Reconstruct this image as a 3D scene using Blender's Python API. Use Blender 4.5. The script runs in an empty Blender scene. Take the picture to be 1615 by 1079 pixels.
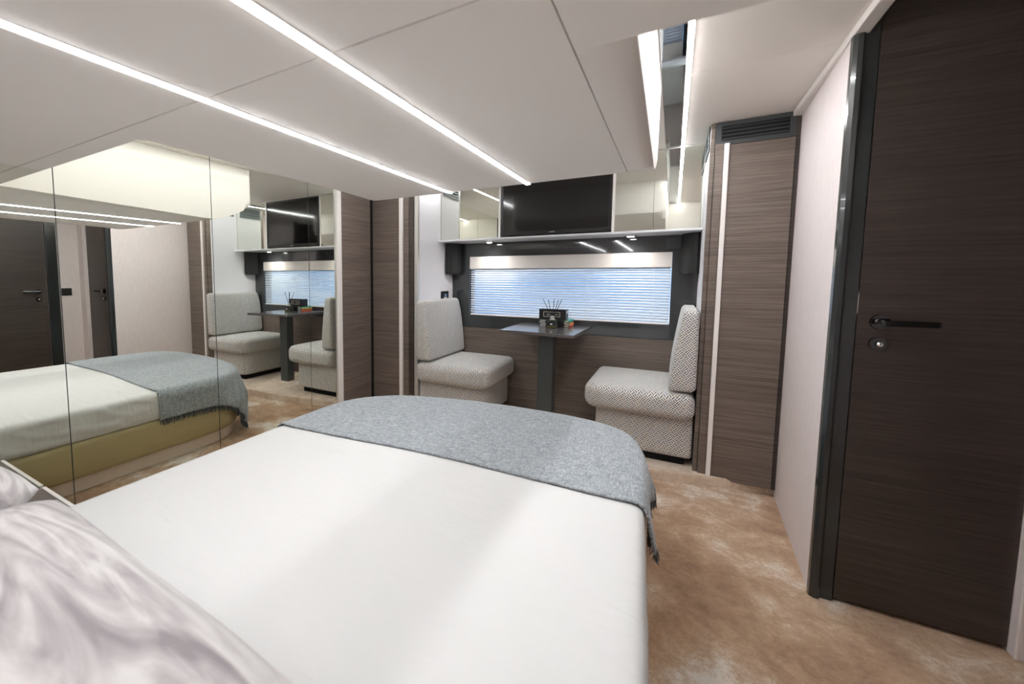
import bpy, bmesh, math, random
from mathutils import Vector, Matrix, noise

# ------------------------------------------------------------------ camera, world, exposure
scene = bpy.context.scene
COL = scene.collection
W, Hh = 1615.0, 1079.0
F_PX, CX, CY = 661.64, 666.86, 491.10
camd = bpy.data.cameras.new('camera')
camo = bpy.data.objects.new('camera', camd)
COL.objects.link(camo)
right = Vector((0.85919865, 0.51163922, 0.00172514))
up = Vector((-0.04331986, 0.0693868, 0.99664882))
fwd = Vector((-0.50980493, 0.85639405, -0.08178119))
M = Matrix((right, up, -fwd)).transposed().to_4x4()
M.translation = Vector((0, 0, 1.15))
camo.matrix_world = M
camd.sensor_fit = 'HORIZONTAL'
camd.sensor_width = 36.0
camd.lens = F_PX / W * 36.0
camd.shift_x = (W / 2 - CX) / W
camd.shift_y = (CY - Hh / 2) / W
camd.clip_start = 0.02
camd.dof.use_dof = True
camd.dof.focus_distance = 2.9
camd.dof.aperture_fstop = 2.6
scene.camera = camo

vs = scene.view_settings
vs.view_transform = 'Standard'
vs.look = 'None'
vs.gamma = 1.0
vs.use_curve_mapping = False
vs.exposure = 0.46
LED_STRENGTH = 41.0
COVE_STRENGTH = 104.0
COVE_LEFT_STRENGTH = 66.0
SPOT_POWER = 4.4

world = bpy.data.worlds.new('world')
scene.world = world
world.use_nodes = True
wn = world.node_tree
wn.nodes.clear()
wo = wn.nodes.new('ShaderNodeOutputWorld')
wb = wn.nodes.new('ShaderNodeBackground')
wt = wn.nodes.new('ShaderNodeTexCoord')
wnoise = wn.nodes.new('ShaderNodeTexNoise')
wr = wn.nodes.new('ShaderNodeValToRGB')
wm = wn.nodes.new('ShaderNodeMapping')
wm.inputs['Scale'].default_value = (1, 1, 3)
wnoise.inputs['Scale'].default_value = 3.2
wnoise.inputs['Detail'].default_value = 4
wr.color_ramp.elements[0].position = 0.38
wr.color_ramp.elements[0].color = (0.24, 0.50, 0.95, 1)
wr.color_ramp.elements[1].position = 0.66
wr.color_ramp.elements[1].color = (0.90, 0.96, 1.0, 1)
wn.links.new(wt.outputs['Generated'], wm.inputs['Vector'])
wn.links.new(wm.outputs['Vector'], wnoise.inputs['Vector'])
wn.links.new(wnoise.outputs['Fac'], wr.inputs['Fac'])
wn.links.new(wr.outputs['Color'], wb.inputs['Color'])
wb.inputs['Strength'].default_value = 0.85
wn.links.new(wb.outputs['Background'], wo.inputs['Surface'])

# ------------------------------------------------------------------ room dimensions (metres, camera stands at x=0 y=0)
XM = -2.115           # mirror wall
ZS = 1.559            # lowered ceiling
ZC = 1.961            # upper ceiling
YN = 2.75             # front of the wardrobes beside the dinette
YF = 3.357            # far wall
NL, NR = -1.69, 0.14  # side walls of the dinette recess
PZ = 0.055            # raised carpeted floor of the dinette
YB = -0.62            # wall behind the bed head
XD = 1.05             # side wall with the second door
YD = 1.957            # plane of the first door
XW = 0.475            # pale wall beside the door
SL, SR = -1.405, -0.080  # sides of the lowered ceiling
YE = 1.885            # its far end


# ------------------------------------------------------------------ materials
def srgb(r, g, b):
    def c(v):
        v /= 255.0
        return v / 12.92 if v <= 0.04045 else ((v + 0.055) / 1.055) ** 2.4
    return (c(r), c(g), c(b), 1.0)


class Mat:
    def __init__(self, name):
        self.m = bpy.data.materials.new(name)
        self.m.use_nodes = True
        self.t = self.m.node_tree
        self.b = self.t.nodes['Principled BSDF']

    def n(self, kind, **kw):
        nd = self.t.nodes.new(kind)
        for k, v in kw.items():
            if k in nd.inputs:
                nd.inputs[k].default_value = v
            else:
                setattr(nd, k, v)
        return nd

    def l(self, a, b):
        self.t.links.new(a, b)

    def set(self, **kw):
        for k, v in kw.items():
            self.b.inputs[k.replace('_', ' ')].default_value = v
        return self

    def coord(self, kind='Object', scale=(1, 1, 1), rot=(0, 0, 0)):
        tc = self.n('ShaderNodeTexCoord')
        mp = self.n('ShaderNodeMapping')
        mp.inputs['Scale'].default_value = scale
        mp.inputs['Rotation'].default_value = rot
        self.l(tc.outputs[kind], mp.inputs['Vector'])
        return mp.outputs['Vector']

    def noise(self, vec, scale, detail=3, rough=0.5, dist=0.0):
        nd = self.n('ShaderNodeTexNoise')
        nd.inputs['Scale'].default_value = scale
        nd.inputs['Detail'].default_value = detail
        nd.inputs['Roughness'].default_value = rough
        nd.inputs['Distortion'].default_value = dist
        self.l(vec, nd.inputs['Vector'])
        return nd.outputs['Fac']

    def ramp(self, fac, stops):
        r = self.n('ShaderNodeValToRGB')
        el = r.color_ramp.elements
        while len(el) < len(stops):
            el.new(0.5)
        for e, (p, c) in zip(el, stops):
            e.position = p
            e.color = c
        self.l(fac, r.inputs['Fac'])
        return r.outputs['Color']

    def math(self, op, a, b=None, c=None):
        nd = self.n('ShaderNodeMath', operation=op)
        for i, v in enumerate((a, b, c)):
            if v is None:
                continue
            if isinstance(v, (int, float)):
                nd.inputs[i].default_value = v
            else:
                self.l(v, nd.inputs[i])
        return nd.outputs[0]

    def mix(self, fac, a, b, mode='MIX'):
        nd = self.n('ShaderNodeMix', data_type='RGBA', blend_type=mode)
        if isinstance(fac, (int, float)):
            nd.inputs[0].default_value = fac
        else:
            self.l(fac, nd.inputs[0])
        for i, v in ((6, a), (7, b)):
            if isinstance(v, tuple):
                nd.inputs[i].default_value = v
            else:
                self.l(v, nd.inputs[i])
        return nd.outputs[2]

    def color(self, out):
        self.l(out, self.b.inputs['Base Color'])

    def bump(self, fac, strength, dist=0.002):
        bp = self.n('ShaderNodeBump')
        bp.inputs['Strength'].default_value = strength
        bp.inputs['Distance'].default_value = dist
        self.l(fac, bp.inputs['Height'])
        self.l(bp.outputs['Normal'], self.b.inputs['Normal'])


MT = {}


def plain(name, col, rough=0.5, metal=0.0, **kw):
    m = Mat(name).set(Base_Color=col, Roughness=rough, Metallic=metal, **kw)
    MT[name] = m.m
    return m


def make_wood(name, dark, mid, light, rough=0.42, seed=0.0):
    m = Mat(name).set(Roughness=rough)
    v = m.coord('Object', (2.2, 2.2, 150.0), (0.0, 0.0, 0.0))
    n1 = m.noise(v, 1.0, 5, 0.65, 0.35)
    v2 = m.coord('Object', (5.0, 5.0, 420.0))
    n2 = m.noise(v2, 1.0, 3, 0.6, 0.1)
    v3 = m.coord('Object', (0.9, 0.9, 14.0))
    n3 = m.noise(v3, 1.0, 2, 0.5, 0.4)
    a = m.math('MULTIPLY_ADD', n2, 0.45, m.math('MULTIPLY', n1, 0.55))
    a = m.math('MULTIPLY_ADD', n3, 0.16, m.math('MULTIPLY', a, 0.86))
    m.color(m.ramp(a, [(0.36, dark), (0.52, mid), (0.72, light)]))
    m.bump(n2, 0.12, 0.0006)
    MT[name] = m.m


make_wood('wood', srgb(74, 64, 57), srgb(108, 96, 88), srgb(142, 129, 119))
make_wood('door_wood', srgb(40, 33, 30), srgb(62, 53, 48), srgb(84, 75, 69), 0.36)

m = Mat('carpet').set(Roughness=0.85, Sheen_Weight=0.3, Sheen_Roughness=0.4)
v = m.coord('Object')
big = m.noise(v, 2.3, 2, 0.5, 0.25)
mid = m.noise(v, 7.0, 6, 0.74, 0.35)
tuft = m.noise(v, 48.0, 4, 0.75, 0.2)
fine = m.noise(v, 150.0, 4, 0.8, 0.1)
a = m.math('MULTIPLY_ADD', m.math('SUBTRACT', mid, 0.5), 1.15, m.math('MULTIPLY', m.math('SUBTRACT', big, 0.5), 1.1))
a = m.math('MULTIPLY_ADD', m.math('SUBTRACT', tuft, 0.5), 0.34, a)
a = m.math('MULTIPLY_ADD', m.math('SUBTRACT', fine, 0.5), 0.42, a)
a = m.math('ADD', a, 0.5)
m.color(m.ramp(a, [(0.16, srgb(150, 110, 78)), (0.48, srgb(196, 157, 121)), (0.60, srgb(213, 181, 149)), (0.76, srgb(246, 234, 221))]))
m.bump(m.math('ADD', fine, m.math('MULTIPLY', tuft, 1.4)), 1.0, 0.007)
MT['carpet'] = m.m

m = Mat('riser_carpet').set(Roughness=0.85, Sheen_Weight=0.35)
v = m.coord('Object')
fine = m.noise(v, 190.0, 3, 0.7)
a = m.math('MULTIPLY_ADD', m.noise(v, 11.0, 4, 0.7, 0.6), 0.8, m.math('MULTIPLY', fine, 0.25))
m.color(m.ramp(a, [(0.36, srgb(196, 168, 140)), (0.58, srgb(226, 206, 186)), (0.75, srgb(240, 228, 212))]))
m.bump(fine, 0.8, 0.005)
MT['riser_carpet'] = m.m


def fabric_wall(name, col, amt=0.04):
    m = Mat(name).set(Roughness=0.7)
    n1 = m.noise(m.coord('Object', (230, 230, 14)), 1.0, 3, 0.6)
    c2 = tuple(list(x * (1 - amt * 3) for x in col[:3]) + [1])
    m.color(m.ramp(n1, [(0.35, c2), (0.65, col)]))
    m.bump(n1, 0.1, 0.0008)
    MT[name] = m.m


fabric_wall('pale_wall', srgb(226, 215, 214))
plain('nook_wall', srgb(240, 239, 243), 0.45)
m = Mat('ceiling').set(Roughness=0.55)
n1 = m.noise(m.coord('Object'), 260, 2)
m.color(m.mix(n1, srgb(240, 234, 228), srgb(244, 239, 234)))
m.bump(n1, 0.05, 0.0004)
MT['ceiling'] = m.m
plain('seam', srgb(120, 112, 106), 0.8)
plain('charcoal', srgb(40, 44, 45), 0.16, Coat_Weight=0.4)
plain('charcoal_matt', srgb(58, 62, 63), 0.45)
plain('void', (0.004, 0.004, 0.004, 1), 0.9)
plain('mirror', (0.87, 0.89, 0.83, 1), 0.004, 1.0)
plain('mirror_clear', (0.86, 0.88, 0.82, 1), 0.004, 1.0)
plain('mirror_edge', srgb(70, 76, 72), 0.3)
plain('smoked_mirror', (0.20, 0.22, 0.235, 1), 0.03, 1.0)
plain('white_trim', srgb(236, 230, 226), 0.35)
plain('shelf', srgb(214, 214, 218), 0.3)
plain('aluminium', srgb(205, 203, 200), 0.3, 0.6)
plain('dark_glass', srgb(52, 55, 57), 0.06, 0.0, Coat_Weight=0.5, Coat_Roughness=0.03)
plain('valance', srgb(236, 231, 227), 0.12, Coat_Weight=0.4, Coat_Roughness=0.03)
m = plain('slat', srgb(222, 228, 238), 0.45)
m.set(Transmission_Weight=0.0)
plain('cord', srgb(235, 235, 235), 0.6)
m = plain('glass', (0.92, 0.96, 0.98, 1), 0.0)
m.set(Transmission_Weight=1.0, IOR=1.02)
plain('black_plastic', srgb(14, 15, 16), 0.6)
plain('screen', srgb(8, 8, 9), 0.10, Coat_Weight=0.3, Coat_Roughness=0.06)
plain('bezel', srgb(20, 20, 21), 0.3)
plain('grey_mark', srgb(150, 150, 150), 0.4)
plain('chrome', (0.72, 0.72, 0.72, 1), 0.08, 1.0)
plain('dark_chrome', (0.085, 0.085, 0.09, 1), 0.14, 1.0)
plain('leather', srgb(180, 164, 122), 0.42)
plain('plinth', srgb(222, 205, 192), 0.7)
plain('table_grey', srgb(92, 88, 87), 0.22, Coat_Weight=0.3, Coat_Roughness=0.1)
plain('table_post', srgb(70, 74, 75), 0.4)
plain('box_black', srgb(18, 18, 20), 0.4)
plain('print_white', srgb(228, 228, 226), 0.5)
plain('print_cream', srgb(205, 198, 182), 0.4)
for nm, c in dict(book_teal=(60, 160, 140), book_yellow=(196, 190, 110), book_orange=(222, 140, 96), book_red=(206, 92, 66)).items():
    plain(nm, srgb(*c), 0.6)
m = plain('bottle_glass', (0.10, 0.11, 0.09, 1), 0.03)
m.set(Transmission_Weight=0.55, IOR=1.45)
plain('oil', srgb(92, 92, 52), 0.1)
plain('socket_blue', srgb(120, 150, 190), 0.4)

m = Mat('led')
em = m.n('ShaderNodeEmission')
em.inputs['Color'].default_value = (0.972, 0.988, 1.0, 1)
em.inputs['Strength'].default_value = LED_STRENGTH
m.l(em.outputs[0], m.t.nodes['Material Output'].inputs['Surface'])
MT['led'] = m.m
m = Mat('cove_led')
em = m.n('ShaderNodeEmission')
em.inputs['Color'].default_value = (0.972, 0.988, 1.0, 1)
em.inputs['Strength'].default_value = COVE_STRENGTH
m.l(em.outputs[0], m.t.nodes['Material Output'].inputs['Surface'])
MT['cove_led'] = m.m
m = Mat('cove_led_left')
em = m.n('ShaderNodeEmission')
em.inputs['Color'].default_value = (0.972, 0.988, 1.0, 1)
em.inputs['Strength'].default_value = COVE_LEFT_STRENGTH
m.l(em.outputs[0], m.t.nodes['Material Output'].inputs['Surface'])
MT['cove_led_left'] = m.m
m = Mat('spot_lens')
em = m.n('ShaderNodeEmission')
em.inputs['Color'].default_value = (1.0, 0.97, 0.92, 1)
em.inputs['Strength'].default_value = 30
m.l(em.outputs[0], m.t.nodes['Material Output'].inputs['Surface'])
MT['spot_lens'] = m.m

m = Mat('sheet').set(Roughness=0.8, Sheen_Weight=0.1)
n1 = m.noise(m.coord('Object'), 900, 2)
m.color(m.mix(n1, srgb(214, 213, 212), srgb(220, 219, 218)))
m.bump(m.noise(m.coord('Object', (3, 9, 3), (0, 0, 0.6)), 2.2, 4, 0.55, 0.8), 0.4, 0.012)
MT['sheet'] = m.m

m = Mat('throw').set(Roughness=0.9, Sheen_Weight=0.25)
a1 = m.noise(m.coord('Object', (40, 260, 40)), 1.0, 3, 0.7)
a2 = m.noise(m.coord('Object', (260, 40, 260)), 1.0, 3, 0.7)
a = m.math('MULTIPLY_ADD', a2, 0.5, m.math('MULTIPLY', a1, 0.5))
m.color(m.ramp(a, [(0.34, srgb(94, 102, 108)), (0.5, srgb(150, 156, 161)), (0.66, srgb(200, 204, 207))]))
m.bump(a, 0.6, 0.002)
MT['throw'] = m.m
plain('fringe', srgb(84, 92, 98), 0.9)

m = Mat('pillow').set(Roughness=0.55, Sheen_Weight=0.3)
v = m.coord('Object', (1.0, 1.0, 1.0), (0.2, 0.1, 0.55))
n0 = m.noise(v, 2.2, 4, 0.6, 1.6)
wv = m.n('ShaderNodeTexNoise')
wv.inputs['Scale'].default_value = 1.0
wv.inputs['Detail'].default_value = 5
wv.inputs['Distortion'].default_value = 1.8
m.l(m.coord('Object', (3.5, 19.0, 9.0), (0.0, 0.0, 0.85)), wv.inputs['Vector'])
a = m.math('MULTIPLY_ADD', wv.outputs['Fac'], 0.6, m.math('MULTIPLY', n0, 0.4))
m.color(m.ramp(a, [(0.36, srgb(142, 134, 137)), (0.45, srgb(178, 171, 172)), (0.54, srgb(204, 199, 198)), (0.68, srgb(226, 222, 220))]))
m.bump(wv.outputs['Fac'], 0.35, 0.02)
MT['pillow'] = m.m

# woven upholstery: alternating pairs of diagonal dashes, real UV in metres
m = Mat('upholstery').set(Roughness=0.85, Sheen_Weight=0.2)
CELL = 0.0205
tc = m.n('ShaderNodeTexCoord')
mp = m.n('ShaderNodeMapping')
mp.inputs['Rotation'].default_value = (0, 0, math.radians(45))
mp.inputs['Scale'].default_value = (1 / CELL, 1 / CELL, 1)
m.l(tc.outputs['UV'], mp.inputs['Vector'])
sp = m.n('ShaderNodeSeparateXYZ')
m.l(mp.outputs['Vector'], sp.inputs[0])
U, V = sp.outputs[0], sp.outputs[1]
fu, fv = m.math('FLOOR', U), m.math('FLOOR', V)
par = m.math('PINGPONG', m.math('ADD', fu, fv), 1.0)
lu, lv = m.math('FRACT', U), m.math('FRACT', V)


def dash(across, along):
    st = m.math('ABSOLUTE', m.math('SUBTRACT', m.math('FRACT', m.math('MULTIPLY', across, 2.0)), 0.5))
    st = m.math('LESS_THAN', st, 0.24)
    en = m.math('LESS_THAN', m.math('ABSOLUTE', m.math('SUBTRACT', along, 0.5)), 0.44)
    return m.math('MULTIPLY', st, en)


d0, d1 = dash(lu, lv), dash(lv, lu)
dm = m.math('ADD', m.math('MULTIPLY', par, d0), m.math('MULTIPLY', m.math('SUBTRACT', 1.0, par), d1))
wn2 = m.n('ShaderNodeTexWhiteNoise', noise_dimensions='2D')
cb = m.n('ShaderNodeCombineXYZ')
m.l(fu, cb.inputs[0])
m.l(m.math('ADD', fv, m.math('FLOOR', m.math('MULTIPLY', lu, 2.0))), cb.inputs[1])
m.l(cb.outputs[0], wn2.inputs['Vector'])
dc = m.ramp(wn2.outputs['Value'], [(0.0, srgb(58, 52, 50)), (0.4, srgb(84, 78, 78)), (0.62, srgb(132, 116, 98)), (0.85, srgb(80, 92, 108))])
m.color(m.mix(dm, srgb(226, 224, 220), dc))
m.bump(dm, 0.3, 0.001)
MT['upholstery'] = m.m


# ------------------------------------------------------------------ mesh helpers
def origin(o):
    v = Vector((0, 0, 0))
    while o is not None:
        v = v + o.location
        o = o.parent
    return v


def mk(name, verts, faces, mat, parent=None, smooth=False, uv=None):
    verts = [Vector(v) for v in verts]
    if parent is not None:
        off = origin(parent)
        loc = Vector((0, 0, 0))
    else:
        xs = [v.x for v in verts]
        ys = [v.y for v in verts]
        off = Vector(((min(xs) + max(xs)) / 2, (min(ys) + max(ys)) / 2, min(v.z for v in verts)))
        loc = off
    me = bpy.data.meshes.new(name)
    me.from_pydata([tuple(v - off) for v in verts], [], faces)
    me.materials.append(MT[mat])
    if uv:
        lay = me.uv_layers.new(name='UVMap')
        for p in me.polygons:
            n = p.normal
            ax = max(range(3), key=lambda i: abs(n[i]))
            for li in p.loop_indices:
                c = me.vertices[me.loops[li].vertex_index].co
                lay.data[li].uv = ((c.y, c.z), (c.x, c.z), (c.x, c.y))[ax]
    if smooth:
        for p in me.polygons:
            p.use_smooth = True
    me.update()
    o = bpy.data.objects.new(name, me)
    o.location = loc
    COL.objects.link(o)
    if parent is not None:
        o.parent = parent
    return o


def bm_out(bm):
    bm.normal_update()
    bm.verts.ensure_lookup_table()
    for i, v in enumerate(bm.verts):
        v.index = i
    vs_ = [v.co.copy() for v in bm.verts]
    fs = [[v.index for v in f.verts] for f in bm.faces]
    bm.free()
    return vs_, fs


def box_vf(lo, hi, bevel=0.0, seg=2):
    bm = bmesh.new()
    bmesh.ops.create_cube(bm, size=1.0)
    c = [(lo[i] + hi[i]) / 2 for i in range(3)]
    s = [abs(hi[i] - lo[i]) for i in range(3)]
    for v in bm.verts:
        v.co = Vector((c[0] + v.co.x * s[0], c[1] + v.co.y * s[1], c[2] + v.co.z * s[2]))
    if bevel:
        bevel = min(bevel, min(s) * 0.45)
        bmesh.ops.bevel(bm, geom=list(bm.edges), offset=bevel, segments=seg, profile=0.5, affect='EDGES')
    return bm_out(bm)


def join(*vfs):
    V_, F_ = [], []
    for v, f in vfs:
        o = len(V_)
        V_ += list(v)
        F_ += [[i + o for i in q] for q in f]
    return V_, F_


def box(name, lo, hi, mat, parent=None, bevel=0.0, seg=2, smooth=False):
    v, f = box_vf(lo, hi, bevel, seg)
    return mk(name, v, f, mat, parent, smooth)


def prism_vf(poly, a0, a1, axis='z'):
    """extrude a 2-D polygon along an axis. axis z: (x,y); axis y: (x,z); axis x: (y,z)"""
    n = len(poly)

    def p3(q, a):
        if axis == 'z':
            return (q[0], q[1], a)
        if axis == 'y':
            return (q[0], a, q[1])
        return (a, q[0], q[1])
    v = [p3(q, a0) for q in poly] + [p3(q, a1) for q in poly]
    f = [[i, (i + 1) % n, n + (i + 1) % n, n + i] for i in range(n)]
    f += [list(range(n))[::-1], list(range(n, 2 * n))]
    bm = bmesh.new()
    bv = [bm.verts.new(q) for q in v]
    for q in f:
        bm.faces.new([bv[i] for i in q])
    bmesh.ops.recalc_face_normals(bm, faces=bm.faces)
    return bm_out(bm)


def cyl_vf(p0, p1, r0, r1=None, n=16):
    r1 = r0 if r1 is None else r1
    p0, p1 = Vector(p0), Vector(p1)
    d = (p1 - p0).normalized()
    a = d.orthogonal().normalized()
    b = d.cross(a)
    v = []
    for p, r in ((p0, r0), (p1, r1)):
        for k in range(n):
            t = 2 * math.pi * k / n
            v.append(p + a * (r * math.cos(t)) + b * (r * math.sin(t)))
    f = [[k, (k + 1) % n, n + (k + 1) % n, n + k] for k in range(n)]
    f += [list(range(n))[::-1], list(range(n, 2 * n))]
    return v, f


def lathe_vf(c, prof, n=24):
    """prof: (r, z) from bottom to top around vertical axis through c"""
    v, f = [], []
    for r, z in prof:
        for k in range(n):
            t = 2 * math.pi * k / n
            v.append((c[0] + r * math.cos(t), c[1] + r * math.sin(t), c[2] + z))
    for j in range(len(prof) - 1):
        for k in range(n):
            f.append([j * n + k, j * n + (k + 1) % n, (j + 1) * n + (k + 1) % n, (j + 1) * n + k])
    f.append(list(range(n))[::-1])
    f.append([(len(prof) - 1) * n + k for k in range(n)])
    return v, f


def rbox_vf(lo, hi, r, inner=8, crown=(0, 0, 0)):
    """soft rounded box with optional crowned faces"""
    c = Vector([(lo[i] + hi[i]) / 2 for i in range(3)])
    h = [(hi[i] - lo[i]) / 2 for i in range(3)]
    rr = min(r, min(h) * 0.98)
    cs = []
    for i in range(3):
        a = h[i] - rr
        edge = [a + rr * math.tan(math.radians(t)) for t in (0, 12, 24, 35, 45)]
        mid_ = [a * (2 * k / inner - 1) for k in range(1, inner)]
        cs.append([-e for e in edge[::-1]] + mid_ + edge)
    verts, idx, faces = [], {}, []

    def vert(p):
        key = tuple(round(x, 6) for x in p)
        if key not in idx:
            idx[key] = len(verts)
            p = Vector(p)
            q = Vector([max(-(h[i] - rr), min(h[i] - rr, p[i])) for i in range(3)])
            d = p - q
            w = q + d.normalized() * rr
            for i in range(3):
                if crown[i] and abs(p[i]) >= h[i] - rr:
                    j, k = [x for x in range(3) if x != i]
                    g = (1 - (p[j] / h[j]) ** 2) * (1 - (p[k] / h[k]) ** 2)
                    w[i] += math.copysign(crown[i] * max(0, g), p[i])
            verts.append(w + c)
        return idx[key]
    for ax in range(3):
        j, k = [(1, 2), (2, 0), (0, 1)][ax]
        for s in (-1, 1):
            for a in range(len(cs[j]) - 1):
                for b in range(len(cs[k]) - 1):
                    q = []
                    for da, db in ((0, 0), (1, 0), (1, 1), (0, 1)):
                        p = [0, 0, 0]
                        p[ax] = s * h[ax]
                        p[j] = cs[j][a + da]
                        p[k] = cs[k][b + db]
                        q.append(vert(p))
                    if s < 0:
                        q = q[::-1]
                    faces.append(q)
    return verts, faces


def empty(name, loc):
    o = bpy.data.objects.new(name, None)
    o.empty_display_size = 0.1
    o.location = loc
    COL.objects.link(o)
    return o


def tag(o, label=None, cat=None, group=None, kind=None):
    if label:
        o['label'] = label
    if cat:
        o['category'] = cat
    if group:
        o['group'] = group
    if kind:
        o['kind'] = kind
    return o


def structure(o, label=None, cat=None):
    return tag(o, label, cat, None, 'structure')


# ------------------------------------------------------------------ floor
fl = box('floor', (-2.2, YB - 0.05, -0.06), (1.1, YF + 0.05, 0.0), 'carpet')
structure(fl, 'beige brown deep pile carpet with silvery brushed patches', 'floor')
front = [(0.52, 2.802), (0.36, 2.762), (0.224, 2.722), (0.08, 2.685), (-0.05, 2.655), (-0.3, 2.615), (-0.6, 2.59), (-0.95, 2.59), (-1.3, 2.62), (-1.6, 2.67), (-1.9, 2.73), (-2.12, 2.78)]
poly = front + [(-2.12, 3.36), (0.52, 3.36)]
v, f = prism_vf(poly, 0.0005, PZ, 'z')
st = mk('step', v, f, 'riser_carpet', fl)
st['label'] = 'low carpeted step in front of the dinette'
v, f = prism_vf([(x, y - 0.004) for x, y in front] + [(x, y + 0.004) for x, y in front[::-1]], 0.0006, PZ - 0.006, 'z')
mk('riser', v, f, 'riser_carpet', st)

# ------------------------------------------------------------------ walls
wl = box('wall_left', (XM - 0.06, YB - 0.05, 0.0), (XM - 0.006, YF, 2.1), 'mirror_edge')
structure(wl, 'wall of tall frameless mirror panels beside the bed', 'wall')
joints = [YB, 0.035, 0.705, 1.365, 2.052, 2.325]
G_ = 0.0018
for a, b in zip(joints[:-1], joints[1:]):
    top = ZC if b > 0.71 else ZS + 0.03
    mo = box('mirror_panel', (XM - 0.0055, a + G_, 0.0), (XM, b - G_, top), 'mirror', wl)
box('mirror_trim', (XM - 0.0055, 2.326, 0.0), (XM + 0.012, 2.368, ZC), 'white_trim', wl, 0.003)

wbk = box('wall_back', (-2.2, YB - 0.06, 0.0), (1.1, YB, 2.1), 'pale_wall')
structure(wbk, 'pale fabric wall behind the bed head', 'wall')

# pale wall between right hand wardrobe and door
v, f = prism_vf([(0.505, 2.79), (XW, 1.975), (XW + 0.05, 1.99), (0.60, 2.79)], 0.0, ZC + 0.03, 'z')
wr_ = mk('wall_right', v, f, 'pale_wall')
structure(wr_, 'pale pink fabric covered wall between wardrobe and dark door', 'wall')

# far wall of the dinette: wood below, dark glass around the window
# the opening for the window is left between four pieces
BX0, BX1, BZ0, BZ1, BZ2 = -1.525, -0.012, 0.818, 1.220, 1.324
wf = box('wall_far', (-2.2, YF + 0.012, 0.0), (0.6, YF + 0.12, BZ0 - 0.02), 'charcoal_matt')
structure(wf, 'end wall of the dinette with dark glass band and wood panel below', 'wall')
box('wall_piece', (-2.2, YF + 0.012, BZ2 + 0.02), (0.6, YF + 0.12, 2.1), 'charcoal_matt', wf)
box('wall_piece', (-2.2, YF + 0.012, BZ0 - 0.02), (BX0 - 0.02, YF + 0.12, BZ2 + 0.02), 'charcoal_matt', wf)
box('wall_piece', (BX1 + 0.02, YF + 0.012, BZ0 - 0.02), (0.6, YF + 0.12, BZ2 + 0.02), 'charcoal_matt', wf)
ZG = 0.715
box('glass_panel', (NL, YF, ZG), (BX0, YF + 0.011, 1.437), 'dark_glass', wf)
box('glass_panel', (BX1, YF, ZG), (NR, YF + 0.011, 1.437), 'dark_glass', wf)
box('glass_panel', (BX0, YF, BZ2), (BX1, YF + 0.011, 1.437), 'dark_glass', wf)
box('glass_panel', (BX0, YF, ZG), (BX1, YF + 0.011, BZ0), 'dark_glass', wf)
box('wood_panel', (NL, YF - 0.002, PZ), (NR, YF + 0.011, ZG - 0.003), 'wood', wf)

wnl = box('wall_nook_left', (NL - 0.02, YN + 0.035, PZ), (NL, YF + 0.005, ZC), 'nook_wall')
structure(wnl, 'white side wall of the dinette on the mirror side', 'wall')
wnr = box('wall_nook_right', (NR, YN + 0.035, PZ), (NR + 0.006, YF + 0.005, ZC), 'nook_wall')
structure(wnr, 'white side wall of the dinette on the door side', 'wall')

# side wall with second door (seen in the mirror) and closing pieces of the entrance recess
wsd = box('wall_side', (XD, YB, 0.0), (XD + 0.06, 2.06, 2.2), 'pale_wall')
structure(wsd, 'pale pink wall with a switch between the two doors, seen in the mirror', 'wall')
wdr = box('wall_entrance', (XW + 0.05, 1.992, 0.0), (XD + 0.06, 2.05, 2.2), 'charcoal_matt')
structure(wdr, 'dark wall that carries the entrance door', 'wall')
tr = box('trim_1', (0.9335, 1.925, 0.0), (XD, 1.985, 2.12), 'pale_wall', None, 0.004)
structure(tr, 'pale corner casing beside the dark door at the right edge', 'trim')

# ------------------------------------------------------------------ ceiling
ce = box('ceiling', (-2.2, YB - 0.05, ZC + 0.012), (XW + 0.03, YF + 0.1, ZC + 0.08), 'seam')
structure(ce, 'cream panelled ceiling with lowered centre section', 'ceiling')
# upper panels right and left of the lowered part
for y0, y1 in ((0.60, 2.052), (2.055, 3.13)):
    box('upper_panel', (0.0245, y0, ZC), (XW + 0.028, y1, ZC + 0.012), 'ceiling', ce, 0.0015, 1)
    box('upper_panel', (XM, y0, ZC), (-1.445, y1, ZC + 0.012), 'ceiling', ce, 0.0015, 1)
    box('upper_panel', (-1.445, y0, ZC), (-0.0755, y1, ZC + 0.012), 'ceiling', ce, 0.0015, 1)
box('dark_glass_strip', (-0.075, 0.60, ZC - 0.001), (0.0065, 3.13, ZC + 0.012), 'smoked_mirror', ce)
box('recess_panel', (XW + 0.03, YB, 2.12), (XD + 0.05, 2.06, 2.18), 'ceiling', ce)
box('edge_beam', (XW - 0.006, 0.70, ZC - 0.024), (XW + 0.035, 2.775, 2.2), 'white_trim', ce, 0.004)

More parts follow.
